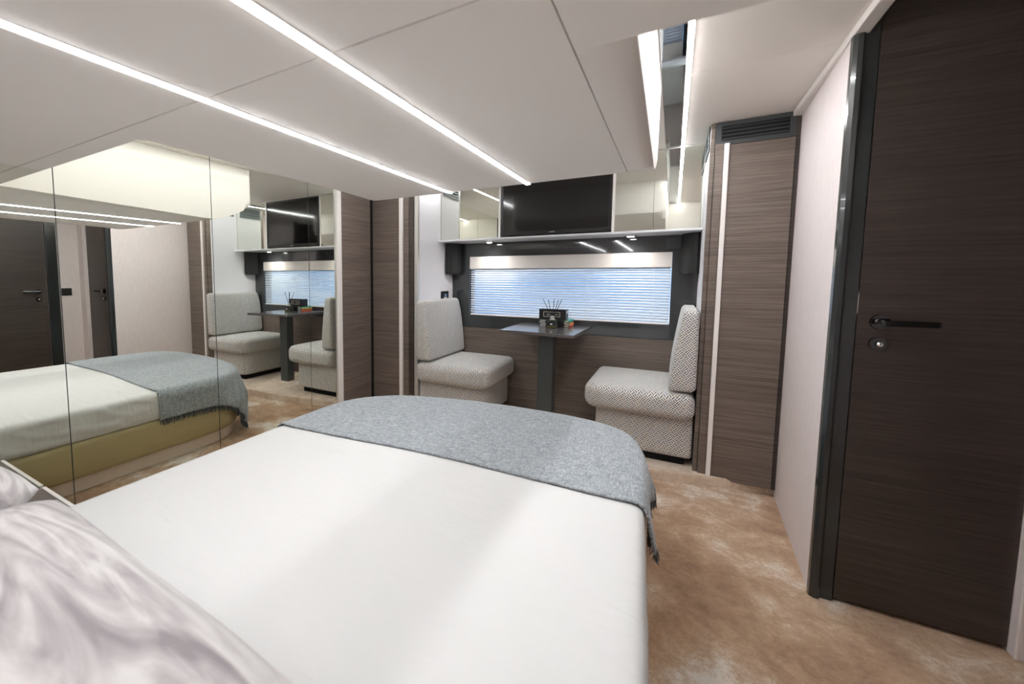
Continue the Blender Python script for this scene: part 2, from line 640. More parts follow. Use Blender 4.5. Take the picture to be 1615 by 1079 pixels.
# lowered centre section: rounded sides, panels below with fine seams
PB = ZS - 0.0016
XSM = -0.172
nose = [(1.80, PB), (1.845, 1.5595), (1.887, 1.567), (1.945, 1.586), (2.004, 1.610), (2.083, 1.650), (2.128, 1.677), (2.152, 1.698), (2.16, 1.725), (2.16, ZC)]
so = None
for x0, x1, y0, xs in ((SL, XSM - 0.0013, 0.6745, SL), (XSM + 0.0013, SR, 0.826, SR)):
    v, f = prism_vf([(y0, ZC), (y0, PB)] + nose, x0, x1, 'x')
    bm = bmesh.new()
    bv = [bm.verts.new(q) for q in v]
    for q in f:
        bm.faces.new([bv[i] for i in q])
    eds = [e for e in bm.edges if all(abs(q.co.x - xs) < 1e-5 for q in e.verts) and not all(q.co.z > ZC - 1e-4 for q in e.verts) and not all(q.co.y < y0 + 1e-4 for q in e.verts)]
    bmesh.ops.bevel(bm, geom=eds, offset=0.032 if xs == SL else 0.07, segments=6, clamp_overlap=False, profile=0.5, affect='EDGES')
    bmesh.ops.recalc_face_normals(bm, faces=bm.faces)
    v, f = bm_out(bm)
    o = mk('soffit' if so is None else 'soffit_side', v, f, 'ceiling', ce if so is None else so, True)
    o.data.set_sharp_from_angle(angle=math.radians(28))
    so = so or o
so['label'] = 'lowered ceiling section with rounded sides'
box('head_panel', (XM, YB, PB), (XSM - 0.0013, 0.6035, ZS + 0.03), 'ceiling', ce, 0.001, 1)
box('head_panel', (XSM + 0.0013, YB, PB), (XD, 0.6035, ZS + 0.03), 'ceiling', ce, 0.001, 1)
# the parts of the lowered ceiling that reach the walls
box('head_panel', (XM, 0.6055, PB), (XSM - 0.0013, 0.6743, ZC), 'ceiling', ce)
box('head_panel', (XSM + 0.0013, 0.6055, PB), (XD, 0.8258, 2.13), 'ceiling', ce)
box('head_core', (XM, YB, ZS + 0.031), (XD, 0.604, 2.13), 'seam', ce)

# ------------------------------------------------------------------ LED strips
def led(name, x, y0, y1, z, w, mat, label, drop):
    e = empty(name, (x, (y0 + y1) / 2, z))
    tag(e, label, 'light strip', 'ceiling light strips')
    box('diffuser', (x - w / 2, y0, z - drop), (x + w / 2, y1, z - 0.0002), mat, e, 0.001, 1)
    for s in (-1, 1):
        box('rail', (x + s * w / 2 - 0.0014 + s * 0.0016, y0, z - drop * 0.55), (x + s * w / 2 + 0.0014 + s * 0.0016, y1, z - 0.0001), 'aluminium', e)
    return e


led('led_strip', -0.948, YB + 0.05, 1.857, PB, 0.019, 'led', 'white light strip in the lowered ceiling, the one nearer the mirrors', 0.003)
led('led_strip', -0.566, YB + 0.05, 1.855, PB, 0.019, 'led', 'white light strip in the lowered ceiling, the one farther from the mirrors', 0.003)
led('led_strip', 0.016, 0.84, 3.12, ZC, 0.016, 'cove_led', 'white light strip in the upper ceiling beside the dark glass band', 0.003)
led('led_strip', -1.625, 0.69, 3.11, ZC, 0.016, 'cove_led_left', 'white light strip in the gap above the mirror wall', 0.003)

# ------------------------------------------------------------------ window and blind
w1 = box('window_1', (BX0 - 0.015, YF + 0.085, BZ0 - 0.015), (BX1 + 0.015, YF + 0.09, BZ2 + 0.015), 'glass')
structure(w1, 'long low window behind the blind above the dinette table', 'window')
fr = []
for lo, hi in (((BX0 - 0.018, YF + 0.07, BZ0 - 0.018), (BX1 + 0.018, YF + 0.11, BZ0)), ((BX0 - 0.018, YF + 0.07, BZ2), (BX1 + 0.018, YF + 0.11, BZ2 + 0.018)),
               ((BX0 - 0.018, YF + 0.07, BZ0), (BX0, YF + 0.11, BZ2)), ((BX1, YF + 0.07, BZ0), (BX1 + 0.018, YF + 0.11, BZ2))):
    fr.append(box_vf(lo, hi))
v, f = join(*fr)
mk('window_frame', v, f, 'charcoal_matt', w1)

bl = empty('venetian_blind', ((BX0 + BX1) / 2, YF + 0.02, BZ0))
tag(bl, 'white venetian blind lit blue by daylight over the long window', 'blind')
box('valance', (BX0 + 0.001, YF - 0.001, BZ1), (BX1 - 0.001, YF + 0.045, BZ2 - 0.001), 'valance', bl, 0.001, 1)
box('bottom_rail', (BX0 + 0.004, YF + 0.008, BZ0 + 0.001), (BX1 - 0.004, YF + 0.030, BZ0 + 0.009), 'white_trim', bl, 0.002)
NS = 20
tilt = math.radians(40)
sw = 0.0205
zz0, zz1 = BZ0 + 0.016, BZ1 - 0.004
L = (BX1 - BX0) / 2 - 0.006
prof = []
for k in range(5):
    t = (k / 4 - 0.5) * sw
    bow = 0.0016 * (1 - (2 * k / 4 - 1) ** 2)
    prof.append((t * math.cos(tilt) - bow * math.sin(tilt), t * math.sin(tilt) + bow * math.cos(tilt)))
prof2 = prof + [(a + 0.0002, b - 0.0004) for a, b in prof[::-1]]
sv, sf = prism_vf(prof2, -L, L, 'x')
slat0 = None
for k in range(NS):
    z = zz0 + (zz1 - zz0) * k / (NS - 1)
    if slat0 is None:
        me = bpy.data.meshes.new('slat')
        me.from_pydata([tuple(q) for q in sv], [], sf)
        me.materials.append(MT['slat'])
        slat0 = me
    o = bpy.data.objects.new('slat', slat0)
    COL.objects.link(o)
    o.parent = bl
    o.location = Vector((0, 0.0, z - BZ0 + (0.0006 * math.sin(k * 1.9))))
for x in (-1.38, -1.07, -0.56, -0.12):
    v, f = cyl_vf((x, YF + 0.0055, BZ0 + 0.005), (x, YF + 0.0055, BZ1), 0.0011, n=6)
    mk('cord', v, f, 'cord', bl)

# ------------------------------------------------------------------ louvre vents
def louvre(parent, name, axis, u0, u1, z0, z1, plane, out, n=4, mat='charcoal_matt', margin=0.02, root=True):
    """axis 'x': vent lies in a y-plane, u is x. axis 'y': vent lies in an x-plane, u is y. out = direction of the face"""
    def P(u, d, z):
        return (u, plane + out * d, z) if axis == 'x' else (plane + out * d, u, z)

    def bx_(a, b):
        lo = [min(p, q) for p, q in zip(a, b)]
        hi = [max(p, q) for p, q in zip(a, b)]
        return box_vf(lo, hi)
    mu, mz = margin * 1.2, margin
    v, f = join(bx_(P(u0, 0, z0), P(u1, 0.008, z0 + mz)), bx_(P(u0, 0, z1 - mz), P(u1, 0.008, z1)),
                bx_(P(u0, 0, z0 + mz), P(u0 + mu, 0.008, z1 - mz)), bx_(P(u1 - mu, 0, z0 + mz), P(u1, 0.008, z1 - mz)))
    fo = mk(name, v, f, mat, parent)
    lo, hi = P(u0 + 0.002, 0.0, z0 + 0.002), P(u1 - 0.002, 0.0012, z1 - 0.002)
    box('backing', [min(a, b) for a, b in zip(lo, hi)], [max(a, b) for a, b in zip(lo, hi)], 'void', fo)
    hgt = (z1 - z0 - 2 * mz)
    for k in range(n):
        zc_ = z0 + mz + hgt * (k + 0.5) / n
        a = hgt / n * 0.24
        prf = [(0.0015, zc_ + a), (0.0075, zc_ - a * 0.5), (0.0075, zc_ - a), (0.0015, zc_ + a * 0.4)]
        pts = []
        for u in (u0 + mu, u1 - mu):
            for d, z in prf:
                pts.append(P(u, d, z))
        fc = [[0, 1, 2, 3], [7, 6, 5, 4]] + [[i, i + 4, (i + 1) % 4 + 4, (i + 1) % 4] for i in range(4)]
        mk('slat', pts, fc, mat, fo)
    return fo


# ------------------------------------------------------------------ right hand wardrobe
rw = empty('wardrobe', (0.33, 2.9, PZ))
tag(rw, 'tall grey brown wardrobe between the dinette and the pale wall', 'wardrobe')
CB = 0.04
box('body', (NR + 0.007, YN + 0.022, CB), (0.505, YF + 0.01, ZC - 0.001), 'wood', rw)
box('stile', (NR - 0.001, YN + 0.012, CB + 0.012), (0.160, YN + 0.05, ZC - 0.002), 'wood', rw, 0.002, 1)
box('stile', (0.1615, YN - 0.002, CB - 0.003), (0.1985, YN + 0.021, 1.852), 'wood', rw, 0.002, 1)
box('stile', (0.487, YN + 0.004, CB), (0.5045, YN + 0.021, ZC - 0.002), 'door_wood', rw, 0.001, 1)
dr = box('door', (0.222, YN - 0.006, CB + 0.002), (0.485, YN + 0.021, 1.838), 'wood', rw, 0.0015, 1)
box('grip_strip', (0.1995, YN - 0.018, CB - 0.006), (0.2215, YN + 0.02, 1.846), 'white_trim', dr, 0.003)
# the black louvre above the door
louvre(rw, 'vent', 'x', 0.160, 0.486, 1.842, ZC - 0.002, YN + 0.008, -1, 4, 'charcoal_matt', 0.021)

# left hand wardrobe, turns the corner from the mirror wall
lw = empty('wardrobe', (-1.9, 2.9, PZ))
tag(lw, 'tall grey brown wardrobe between the mirrors and the dinette', 'wardrobe')
box('body', (XM - 0.004, YN + 0.022, CB), (NL - 0.021, YF + 0.01, ZC - 0.001), 'wood', lw)
box('side_panel', (XM - 0.005, 2.370, 0.0), (XM + 0.004, 2.716, ZC - 0.001), 'wood', lw)
box('dark_joint', (XM - 0.004, 2.7165, 0.0), (XM - 0.001, YN + 0.02, ZC - 0.001), 'void', lw)
dl = box('door', (XM + 0.006, YN - 0.004, CB + 0.002), (-1.846, YN + 0.021, 1.838), 'wood', lw, 0.0015, 1)
box('grip_strip', (-1.845, YN - 0.018, CB - 0.006), (-1.815, YN + 0.02, 1.846), 'white_trim', dl, 0.003)
box('stile', (-1.8135, YN - 0.002, CB), (-1.765, YN + 0.021, 1.852), 'wood', lw, 0.002, 1)
box('stile', (-1.764, YN + 0.006, CB), (-1.722, YN + 0.021, ZC - 0.002), 'door_wood', lw, 0.002, 1)
box('corner_edge', (-1.721, YN + 0.010, CB), (NL + 0.001, YN + 0.034, ZC - 0.002), 'aluminium', lw, 0.003)
louvre(lw, 'vent', 'x', XM + 0.01, -1.765, 1.855, ZC - 0.002, YN + 0.008, -1, 4, 'charcoal_matt', 0.021)

# vents on the recess side walls
va = empty('air_vent', (NL, 2.93, 1.835))
tag(va, 'black louvred air vent high on the mirror side of the dinette', 'vent', 'dinette air vents')
louvre(va, 'frame', 'y', 2.80, 3.085, 1.835, ZC - 0.003, NL + 0.0002, 1, 4, 'charcoal_matt', 0.016)
vb = empty('air_vent', (NR, 2.93, 1.835))
tag(vb, 'black louvred air vent high on the wardrobe side facing the television wall', 'vent', 'dinette air vents')
louvre(vb, 'frame', 'y', 2.80, 3.085, 1.835, ZC - 0.003, NR - 0.0002, -1, 4, 'charcoal_matt', 0.016)

# ------------------------------------------------------------------ overhead unit: shelf, mirrored doors, television
YM = 3.128
sh = box('wall_shelf', (NL + 0.001, 3.083, 1.437), (NR - 0.001, YF - 0.001, 1.452), 'shelf', None, 0.003)
tag(sh, 'pale grey shelf board under the television', 'shelf')
TX0, TX1, TZ0, TZ1 = -1.160, -0.380, 1.463, 1.952
mc = empty('mirror_cabinet', ((NL + TX0) / 2, YM + 0.1, 1.4525))
tag(mc, 'mirrored overhead cabinet left of the television', 'cabinet', 'mirrored overhead cabinets')
box('carcass', (NL + 0.003, YM + 0.006, 1.4530), (TX0 - 0.02, YF - 0.002, ZC - 0.003), 'white_trim', mc)
box('mirror_door', (NL + 0.008, YM, 1.4530), (TX0 - 0.022, YM + 0.005, ZC - 0.008), 'mirror_clear', mc)
box('edge_profile', (NL + 0.002, YM - 0.003, 1.4530), (NL + 0.007, YM + 0.005, ZC - 0.003), 'aluminium', mc)
box('edge_profile', (TX0 - 0.021, YM - 0.003, 1.4530), (TX0 - 0.004, YM + 0.02, ZC - 0.003), 'white_trim', mc)
mc2 = empty('mirror_cabinet', ((NR + TX1) / 2, YM + 0.1, 1.4525))
tag(mc2, 'mirrored overhead cabinet right of the television', 'cabinet', 'mirrored overhead cabinets')
box('carcass', (TX1 + 0.02, YM + 0.006, 1.4530), (NR - 0.003, YF - 0.002, ZC - 0.003), 'white_trim', mc2)
box('mirror_door', (TX1 + 0.022, YM, 1.4530), (NR - 0.008, YM + 0.005, ZC - 0.008), 'mirror_clear', mc2)
box('edge_profile', (NR - 0.007, YM - 0.003, 1.4530), (NR - 0.002, YM + 0.005, ZC - 0.003), 'aluminium', mc2)
box('edge_profile', (TX1 + 0.004, YM - 0.003, 1.4530), (TX1 + 0.021, YM + 0.02, ZC - 0.003), 'white_trim', mc2)
to = box('trim_2', (NL + 0.001, YM - 0.004, ZC - 0.0075), (NR - 0.001, YM + 0.012, ZC - 0.0005), 'aluminium')
structure(to, 'thin metal edge where mirrored cabinets meet the ceiling', 'trim')

tv = empty('television', ((TX0 + TX1) / 2, YM + 0.02, TZ0))
tag(tv, 'black flat screen television above the shelf', 'television')
box('housing', (TX0, YM + 0.004, TZ0), (TX1, YM + 0.045, TZ1), 'bezel', tv, 0.004)
bz = []
for lo, hi in (((TX0, YM - 0.008, TZ0), (TX1, YM + 0.006, TZ0 + 0.03)), ((TX0, YM - 0.008, TZ1 - 0.016), (TX1, YM + 0.006, TZ1)),
               ((TX0, YM - 0.008, TZ0 + 0.03), (TX0 + 0.016, YM + 0.006, TZ1 - 0.016)), ((TX1 - 0.016, YM - 0.008, TZ0 + 0.03), (TX1, YM + 0.006, TZ1 - 0.016))):
    bz.append(box_vf(lo, hi, 0.002, 1))
v, f = join(*bz)
be = mk('bezel', v, f, 'bezel', tv)
box('screen', (TX0 + 0.014, YM - 0.004, TZ0 + 0.026), (TX1 - 0.014, YM + 0.0038, TZ1 - 0.012), 'screen', tv)
box('logo', (-0.79, YM - 0.0086, TZ0 + 0.012), (-0.75, YM - 0.0079, TZ0 + 0.018), 'grey_mark', be)
box('foot_bar', (-0.9, YM + 0.01, 1.4525), (-0.64, YM + 0.04, TZ0 + 0.004), 'bezel', tv)

# recessed spots below the shelf
for x, lab in ((-1.30, 'small round downlight under the shelf, nearer the mirrors'), (-0.265, 'small round downlight under the shelf, nearer the wardrobe')):
    y = 3.24
    e = empty('downlight', (x, y, 1.437))
    tag(e, lab, 'lamp', 'shelf downlights')
    v, f = lathe_vf((x, y, 1.4285), [(0.022, 0.0), (0.034, 0.0), (0.036, 0.004), (0.036, 0.0083)], 28)
    # ring: open centre is covered by the lens
    mk('ring', v, f, 'chrome', e, True)
    v, f = lathe_vf((x, y, 1.4262), [(0.019, 0.0), (0.021, 0.0008), (0.021, 0.0022)], 24)
    mk('lens', v, f, 'spot_lens', e)
    ld = bpy.data.lights.new('downlight_lamp', 'SPOT')
    ld.energy = SPOT_POWER
    ld.spot_size = math.radians(168)
    ld.spot_blend = 1.0
    ld.shadow_soft_size = 0.02
    ld.color = (1.0, 0.96, 0.9)
    lo_ = bpy.data.objects.new('downlight_lamp', ld)
    COL.objects.link(lo_)
    lo_.parent = e
    lo_.location = (0, 0, -0.018)

# corner speakers under the shelf
for x0, sgn, lab in ((NL + 0.004, 1, 'black corner loudspeaker under the shelf end near the mirrors'), (NR - 0.004, -1, 'black corner loudspeaker under the shelf end near the wardrobe')):
    e = empty('loudspeaker', (x0 + sgn * 0.05, 3.27, 1.172))
    tag(e, lab, 'speaker', 'corner speakers')
    y1, y0 = YF - 0.001, 3.20
    pts = [(0, y1), (0, y0 + 0.012), (0.012, y0), (0.035, y0 + 0.004), (0.06, y0 + 0.028), (0.085, y0 + 0.07), (0.098, y0 + 0.115), (0.10, y1)]
    pl_ = [(x0 + sgn * a, b) for a, b in pts]
    v, f = prism_vf(pl_, 1.180, 1.436, 'z')
    mk('cabinet', v, f, 'black_plastic', e)
    pl2 = [(x0 + sgn * (a * 0.93 + 0.001), y1 - (y1 - b) * 0.95) for a, b in pts]
    v, f = prism_vf(pl2, 1.172, 1.18, 'z')
    mk('bottom_cap', v, f, 'bezel', e)

# small grey plate on dark glass near right speaker
pn = box('control_plate', (-0.05, YF - 0.007, 1.345), (0.035, YF - 0.0005, 1.415), 'charcoal_matt', None, 0.002)
tag(pn, 'small grey plate on the dark glass beside the window corner', 'plate')

# ------------------------------------------------------------------ sockets and switches
def wall_plate(name, label, axis, u0, u1, z0, z1, plane, out, n):
    def bx2(ua, ub, za, zb, d0, d1, nm, mat, par, bev=0.0015):
        a, b = sorted((plane + out * d0, plane + out * d1))
        if axis == 'x':
            return box(nm, (a, ua, za), (b, ub, zb), mat, par, bev, 1)
        return box(nm, (ua, a, za), (ub, b, zb), mat, par, bev, 1)
    e = empty(name, (plane, (u0 + u1) / 2, z0) if axis == 'x' else ((u0 + u1) / 2, plane, z0))
    tag(e, label, 'switch')
    bx2(u0, u1, z0, z1, 0.0002, 0.009, 'plate', 'black_plastic', e)
    w = (u1 - u0 - 0.04) / n
    for k in range(n):
        a = u0 + 0.02 + k * w
        bx2(a + 0.001, a + w - 0.001, z0 + 0.02, z1 - 0.02, 0.009, 0.011, 'rocker', 'bezel', e)
    return e, bx2


e, bx2 = wall_plate('wall_socket', 'black wall socket with a white and blue insert above the seat back', 'x', 3.135, 3.265, 0.945, 1.028, NL, 1, 1)
bx2(3.175, 3.225, 0.962, 0.978, 0.0112, 0.0125, 'insert', 'print_white', e, 0)
bx2(3.180, 3.222, 0.982, 1.004, 0.0112, 0.0125, 'insert', 'socket_blue', e, 0)
e, bx2 = wall_plate('light_switch', 'black double switch plate between the doors, seen in the mirror', 'x', 1.765, 1.85, 0.955, 1.03, XD, -1, 2)

# ------------------------------------------------------------------ doors
def lever(door, axis, cx, plane, z, out, direction, name='handle'):
    """axis 'x': handle points along x on a y-plane; axis 'y': along y on an x-plane"""
    def P(u, d, zz):
        return Vector((u, plane + out * d, zz)) if axis == 'x' else Vector((plane + out * d, u, zz))
    v, f = cyl_vf(P(cx, 0.0, z), P(cx, 0.009, z), 0.0255, 0.024, 28)
    ro = mk(name, v, f, 'dark_chrome', door, False)
    v, f = cyl_vf(P(cx, 0.009, z), P(cx, 0.045, z), 0.0095, 0.0095, 16)
    mk('neck', v, f, 'chrome', ro, True)
    pr = [(cx - direction * 0.011, 0.038), (cx + direction * 0.118, 0.034), (cx + direction * 0.126, 0.040), (cx + direction * 0.118, 0.047), (cx - direction * 0.006, 0.053), (cx - direction * 0.013, 0.048)]
    pts = []
    for hz in (-0.0095, 0.0095):
        for u, d in pr:
            pts.append(P(u, d, z + hz))
    n = len(pr)
    fc = [list(range(n)), list(range(n, 2 * n))[::-1]] + [[i, n + i, n + (i + 1) % n, (i + 1) % n] for i in range(n)]
    bm = bmesh.new()
    bv = [bm.verts.new(q) for q in pts]
    for q in fc:
        bm.faces.new([bv[i] for i in q])
    bmesh.ops.recalc_face_normals(bm, faces=bm.faces)
    bmesh.ops.bevel(bm, geom=list(bm.edges), offset=0.003, segments=2, profile=0.5, affect='EDGES')
    v, f = bm_out(bm)
    mk('lever', v, f, 'dark_chrome', ro)
    v, f = cyl_vf(P(cx - direction * 0.001, 0.0, z - 0.073), P(cx - direction * 0.001, 0.008, z - 0.073), 0.0225, 0.0215, 28)
    lk = mk('lock_rosette', v, f, 'dark_chrome', door)
    v, f = cyl_vf(P(cx, 0.008, z - 0.073), P(cx, 0.019, z - 0.073), 0.0085, 0.0075, 14)
    mk('thumb_turn', v, f, 'chrome', lk, True)


d1 = box('door_1', (0.5375, YD, 0.014), (0.932, YD + 0.032, 2.10), 'door_wood', None, 0.0015, 1)
structure(d1, 'dark brown wood entrance door with black lever handle at the right', 'door')
lever(d1, 'x', 0.592, YD, 1.004, -1, 1)
box('latch_plate', (0.5352, YD - 0.0005, 1.03), (0.5372, YD + 0.02, 1.10), 'chrome', d1)
jp = [(XW - 0.002, 1.985), (XW - 0.006, 1.968), (XW - 0.004, 1.951), (XW + 0.006, 1.942), (XW + 0.018, 1.940), (XW + 0.024, 1.946), (XW + 0.026, 1.954), (XW + 0.059, 1.955), (XW + 0.0605, 1.990)]
v, f = prism_vf(jp, 0.0, ZC - 0.025, 'z')
jb = mk('door_frame', v, f, 'charcoal', d1)
jp2 = [(XW + 0.0355, 1.954), (XW + 0.059, 1.955), (XW + 0.0605, 1.990), (XW + 0.0355, 1.990)]
v, f = prism_vf(jp2, ZC - 0.0249, 2.11, 'z')
mk('door_frame', v, f, 'charcoal', d1)

d2 = box('door_2', (XD - 0.006, 0.92, 0.012), (XD - 0.0003, 1.655, 2.02), 'door_wood', None, 0.001, 1)
structure(d2, 'dark brown wood door seen only in the mirror', 'door')
lever(d2, 'y', 1.585, XD - 0.006, 1.0, -1, -1)
box('door_frame', (XD - 0.022, 1.657, 0.0), (XD - 0.0003, 1.745, 2.10), 'charcoal', d2, 0.004)
box('door_frame', (XD - 0.022, 0.832, 0.0), (XD - 0.0003, 0.918, 2.10), 'charcoal', d2, 0.004)
box('door_frame', (XD - 0.021, 0.919, 2.024), (XD - 0.0003, 1.656, 2.10), 'charcoal', d2, 0.004)

# ------------------------------------------------------------------ dinette seats
def corner_round(vs_in, cx, cy, sgn, R):
    """round the plan corner (cx, cy); the body lies towards -sgn in x and +y"""
    ox, oy = cx - sgn * R, cy + R
    out = []
    for p in vs_in:
        a, b = (p.x - ox) * sgn, oy - p.y
        if a > 0 and b > 0:
            k = max(a, b) / math.hypot(a, b)
            out.append(Vector((ox + sgn * a * k, oy - b * k, p.z)))
        else:
            out.append(p)
    return out


def seat(label, wall, sgn):
    """wall: x of the recess wall behind the seat back, sgn: direction the seat faces"""
    def X(d):
        return wall + sgn * d

    def span(a, b):
        return min(X(a), X(b)), max(X(a), X(b))
    e = empty('dinette_chair', (X(0.29), 3.03, PZ))
    tag(e, label, 'chair', 'dinette seats')
    a, b = span(0.012, 0.50)
    v, f = box_vf((a + 0.02, 2.82, PZ), (b - 0.03, 3.335, 0.116), 0.004, 1)
    mk('toe_kick', v, f, 'void', e)
    a, b = span(0.008, 0.535)
    v, f = rbox_vf((a, 2.772, 0.108), (b, 3.345, 0.365), 0.022, 12)
    v = corner_round(v, X(0.535), 2.772, sgn, 0.09)
    mk('base', v, f, 'upholstery', e, True, True)
    a, b = span(0.006, 0.595)
    v, f = rbox_vf((a, 2.700, 0.345), (b, 3.348, 0.497), 0.05, 14, (0.0, 0.006, 0.010))
    v = corner_round(v, X(0.595), 2.700, sgn, 0.10)
    mk('seat_cushion', v, f, 'upholstery', e, True, True)
    a, b = span(0.006, 0.138)
    v, f = rbox_vf((a, 2.712, 0.508), (b, 3.345, 0.968), 0.03, 6, (0.006, 0.004, 0.0))
    z0, z1 = 0.508, 0.968
    back = X(0.006)
    out = []
    for p in v:
        t = (p.z - z0) / (z1 - z0)
        k = 1.0 - 0.42 * (max(0, t) ** 1.35)
        y = p.y
        if t > 0.75 and y > 3.1:
            y -= (t - 0.75) * 0.10 * (y - 3.1) / 0.24
        out.append(Vector((back + (p.x - back) * k, y, p.z)))
    mk('backrest', out, f, 'upholstery', e, True, True)
    return e


seat('woven grey and cream dinette seat against the wall near the mirrors', NL, 1)
seat('woven grey and cream dinette seat with its back to the right hand wardrobe', NR, -1)

# ------------------------------------------------------------------ table
tb = empty('dinette_table', (-0.77, 3.05, PZ))
tag(tb, 'grey rectangular dinette table on a flat charcoal post under the window', 'table')
TZ = 0.783
v, f = prism_vf([(-1.035, 2.80), (-0.525, 2.735), (-0.515, 3.335), (-1.035, 3.345)], TZ - 0.022, TZ, 'z')
bm = bmesh.new()
bv = [bm.verts.new(q) for q in v]
for q in f:
    bm.faces.new([bv[i] for i in q])
bmesh.ops.bevel(bm, geom=list(bm.edges), offset=0.004, segments=2, profile=0.5, affect='EDGES')
v, f = bm_out(bm)
mk('table_top', v, f, 'table_grey', tb)
box('post', (-0.814, 2.985, PZ), (-0.706, 3.075, TZ - 0.032), 'table_post', tb, 0.006)
box('mount', (-0.86, 2.95, TZ - 0.0325), (-0.66, 3.11, TZ - 0.0222), 'table_post', tb, 0.002)

# books, black box, reed diffuser
bcols = ['book_red', 'book_orange', 'book_yellow', 'book_teal']
bnames = ['red', 'orange', 'yellow', 'teal']
ords = ['lowest of the stack', 'second from the bottom', 'third from the bottom', 'right below the black box']
for k in range(4):
    z0 = TZ + 0.0005 + k * 0.0125
    j = (0.0, 0.004, -0.003, 0.002)[k]
    e = empty('book', (-0.74, 3.2, z0))
    tag(e, 'thin book with black spine and %s edges, %s' % (bnames[k], ords[k]), 'book', 'books on the dinette table')
    x0, x1, y0, y1 = -0.856 + j, -0.637 + j, 3.15, 3.31
    box('cover', (x0, y0, z0), (x1, y1, z0 + 0.0018), bcols[k], e)
    box('cover', (x0, y0, z0 + 0.0102), (x1, y1, z0 + 0.012), bcols[k], e)
    sp_ = box('spine', (x0, y0 - 0.0015, z0), (x1, y0 + 0.001, z0 + 0.012), 'box_black', e)
    box('pages', (x0 + 0.002, y0 + 0.001, z0 + 0.0018), (x1 - 0.002, y1 - 0.003, z0 + 0.0102), bcols[k], e)
    box('spine_print', (x0 + 0.006, y0 - 0.0022, z0 + 0.0035), (x0 + 0.048, y0 - 0.0014, z0 + 0.0085), 'print_white', sp_)
    box('spine_print', (x1 - 0.034, y0 - 0.0022, z0 + 0.0025), (x1 - 0.004, y0 - 0.0014, z0 + 0.0095), 'print_cream', sp_)
zb = TZ + 0.0505
gb = empty('gift_box', (-0.76, 3.2, zb))
tag(gb, 'black box with a framed label standing on the books', 'box')
gbb = box('body', (-0.858, 3.155, zb), (-0.664, 3.24, zb + 0.062), 'box_black', gb, 0.0015, 1)
box('lid', (-0.8585, 3.1545, zb + 0.0622), (-0.6635, 3.2405, zb + 0.078), 'box_black', gb, 0.0015, 1)
lb = []
lx0, lx1, lz0, lz1 = -0.826, -0.704, zb + 0.022, zb + 0.060
t_ = 0.004
for lo, hi in (((lx0, 3.1532, lz0), (lx1, 3.1549, lz0 + t_)), ((lx0, 3.1532, lz1 - t_), (lx1, 3.1549, lz1)), ((lx0, 3.1532, lz0), (lx0 + t_, 3.1549, lz1)), ((lx1 - t_, 3.1532, lz0), (lx1, 3.1549, lz1))):
    lb.append(box_vf(lo, hi))
v, f = join(*lb)
mk('label_frame', v, f, 'print_cream', gb)
box('label_mark', (-0.802, 3.1532, zb + 0.036), (-0.772, 3.1549, zb + 0.044), 'grey_mark', gb)
box('label_mark', (-0.742, 3.1532, zb + 0.036), (-0.716, 3.1549, zb + 0.044), 'grey_mark', gb)
box('sticker', (-0.6637, 3.175, zb + 0.048), (-0.6628, 3.215, zb + 0.070), 'print_white', gb)

dx, dy = -0.742, 3.085
df = empty('reed_diffuser', (dx, dy, TZ))
tag(df, 'square glass reed diffuser with five black sticks in front of the box', 'diffuser')
bt = box('bottle', (dx - 0.036, dy - 0.03, TZ + 0.0005), (dx + 0.036, dy + 0.03, TZ + 0.060), 'bottle_glass', df, 0.006, 3)
box('label', (dx - 0.024, dy - 0.0312, TZ + 0.020), (dx + 0.024, dy - 0.0302, TZ + 0.046), 'box_black', bt)
box('label_mark', (dx - 0.008, dy - 0.0320, TZ + 0.024), (dx + 0.008, dy - 0.0312, TZ + 0.034), 'print_white', bt)
box('oil_level', (dx - 0.032, dy - 0.0306, TZ + 0.004), (dx + 0.032, dy - 0.0300, TZ + 0.016), 'oil', bt)
v, f = lathe_vf((dx, dy, TZ + 0.0595), [(0.020, 0), (0.020, 0.004), (0.014, 0.006), (0.014, 0.026), (0.010, 0.028)], 20)
mk('collar', v, f, 'aluminium', df, False)
for a, b, h in ((-0.072, 0.012, 0.205), (-0.030, -0.01, 0.203), (0.006, 0.015, 0.207), (0.042, -0.012, 0.204), (0.062, 0.006, 0.206)):
    v, f = cyl_vf((dx + a * 0.08, dy + b * 0.1, TZ + 0.075), (dx + a, dy + b, TZ + h), 0.0024, n=6)
    mk('reed', v, f, 'box_black', df)

# ------------------------------------------------------------------ bed
pts = [(0.035, YB + 0.10), (0.012, 0.5), (-0.012, 0.9), (-0.043, 1.38), (-0.052, 1.66), (-0.070, 1.85), (-0.115, 2.02), (-0.21, 2.11), (-0.38, 2.155), (-0.60, 2.165),
       (-0.88, 2.145), (-1.10, 2.11), (-1.31, 2.045), (-1.45, 1.95), (-1.545, 1.82), (-1.582, 1.66), (-1.585, 1.40), (-1.58, 0.6), (-1.575, YB + 0.10)]


def chaikin(p, n=2):
    for _ in range(n):
        q = [p[0]]
        for a, b in zip(p[:-1], p[1:]):
            q.append((a[0] * 0.75 + b[0] * 0.25, a[1] * 0.75 + b[1] * 0.25))
            q.append((a[0] * 0.25 + b[0] * 0.75, a[1] * 0.25 + b[1] * 0.75))
        q.append(p[-1])
        p = q
    return p


def resample(p, step):
    out = [p[0]]
    for a, b in zip(p[:-1], p[1:]):
        d = math.dist(a, b)
        k = max(1, int(round(d / step)))
        for i in range(1, k + 1):
            out.append((a[0] + (b[0] - a[0]) * i / k, a[1] + (b[1] - a[1]) * i / k))
    return out


OUT = resample(chaikin(pts, 2), 0.02)
N = len(OUT)
CEN = Vector((-0.81, 0.85))


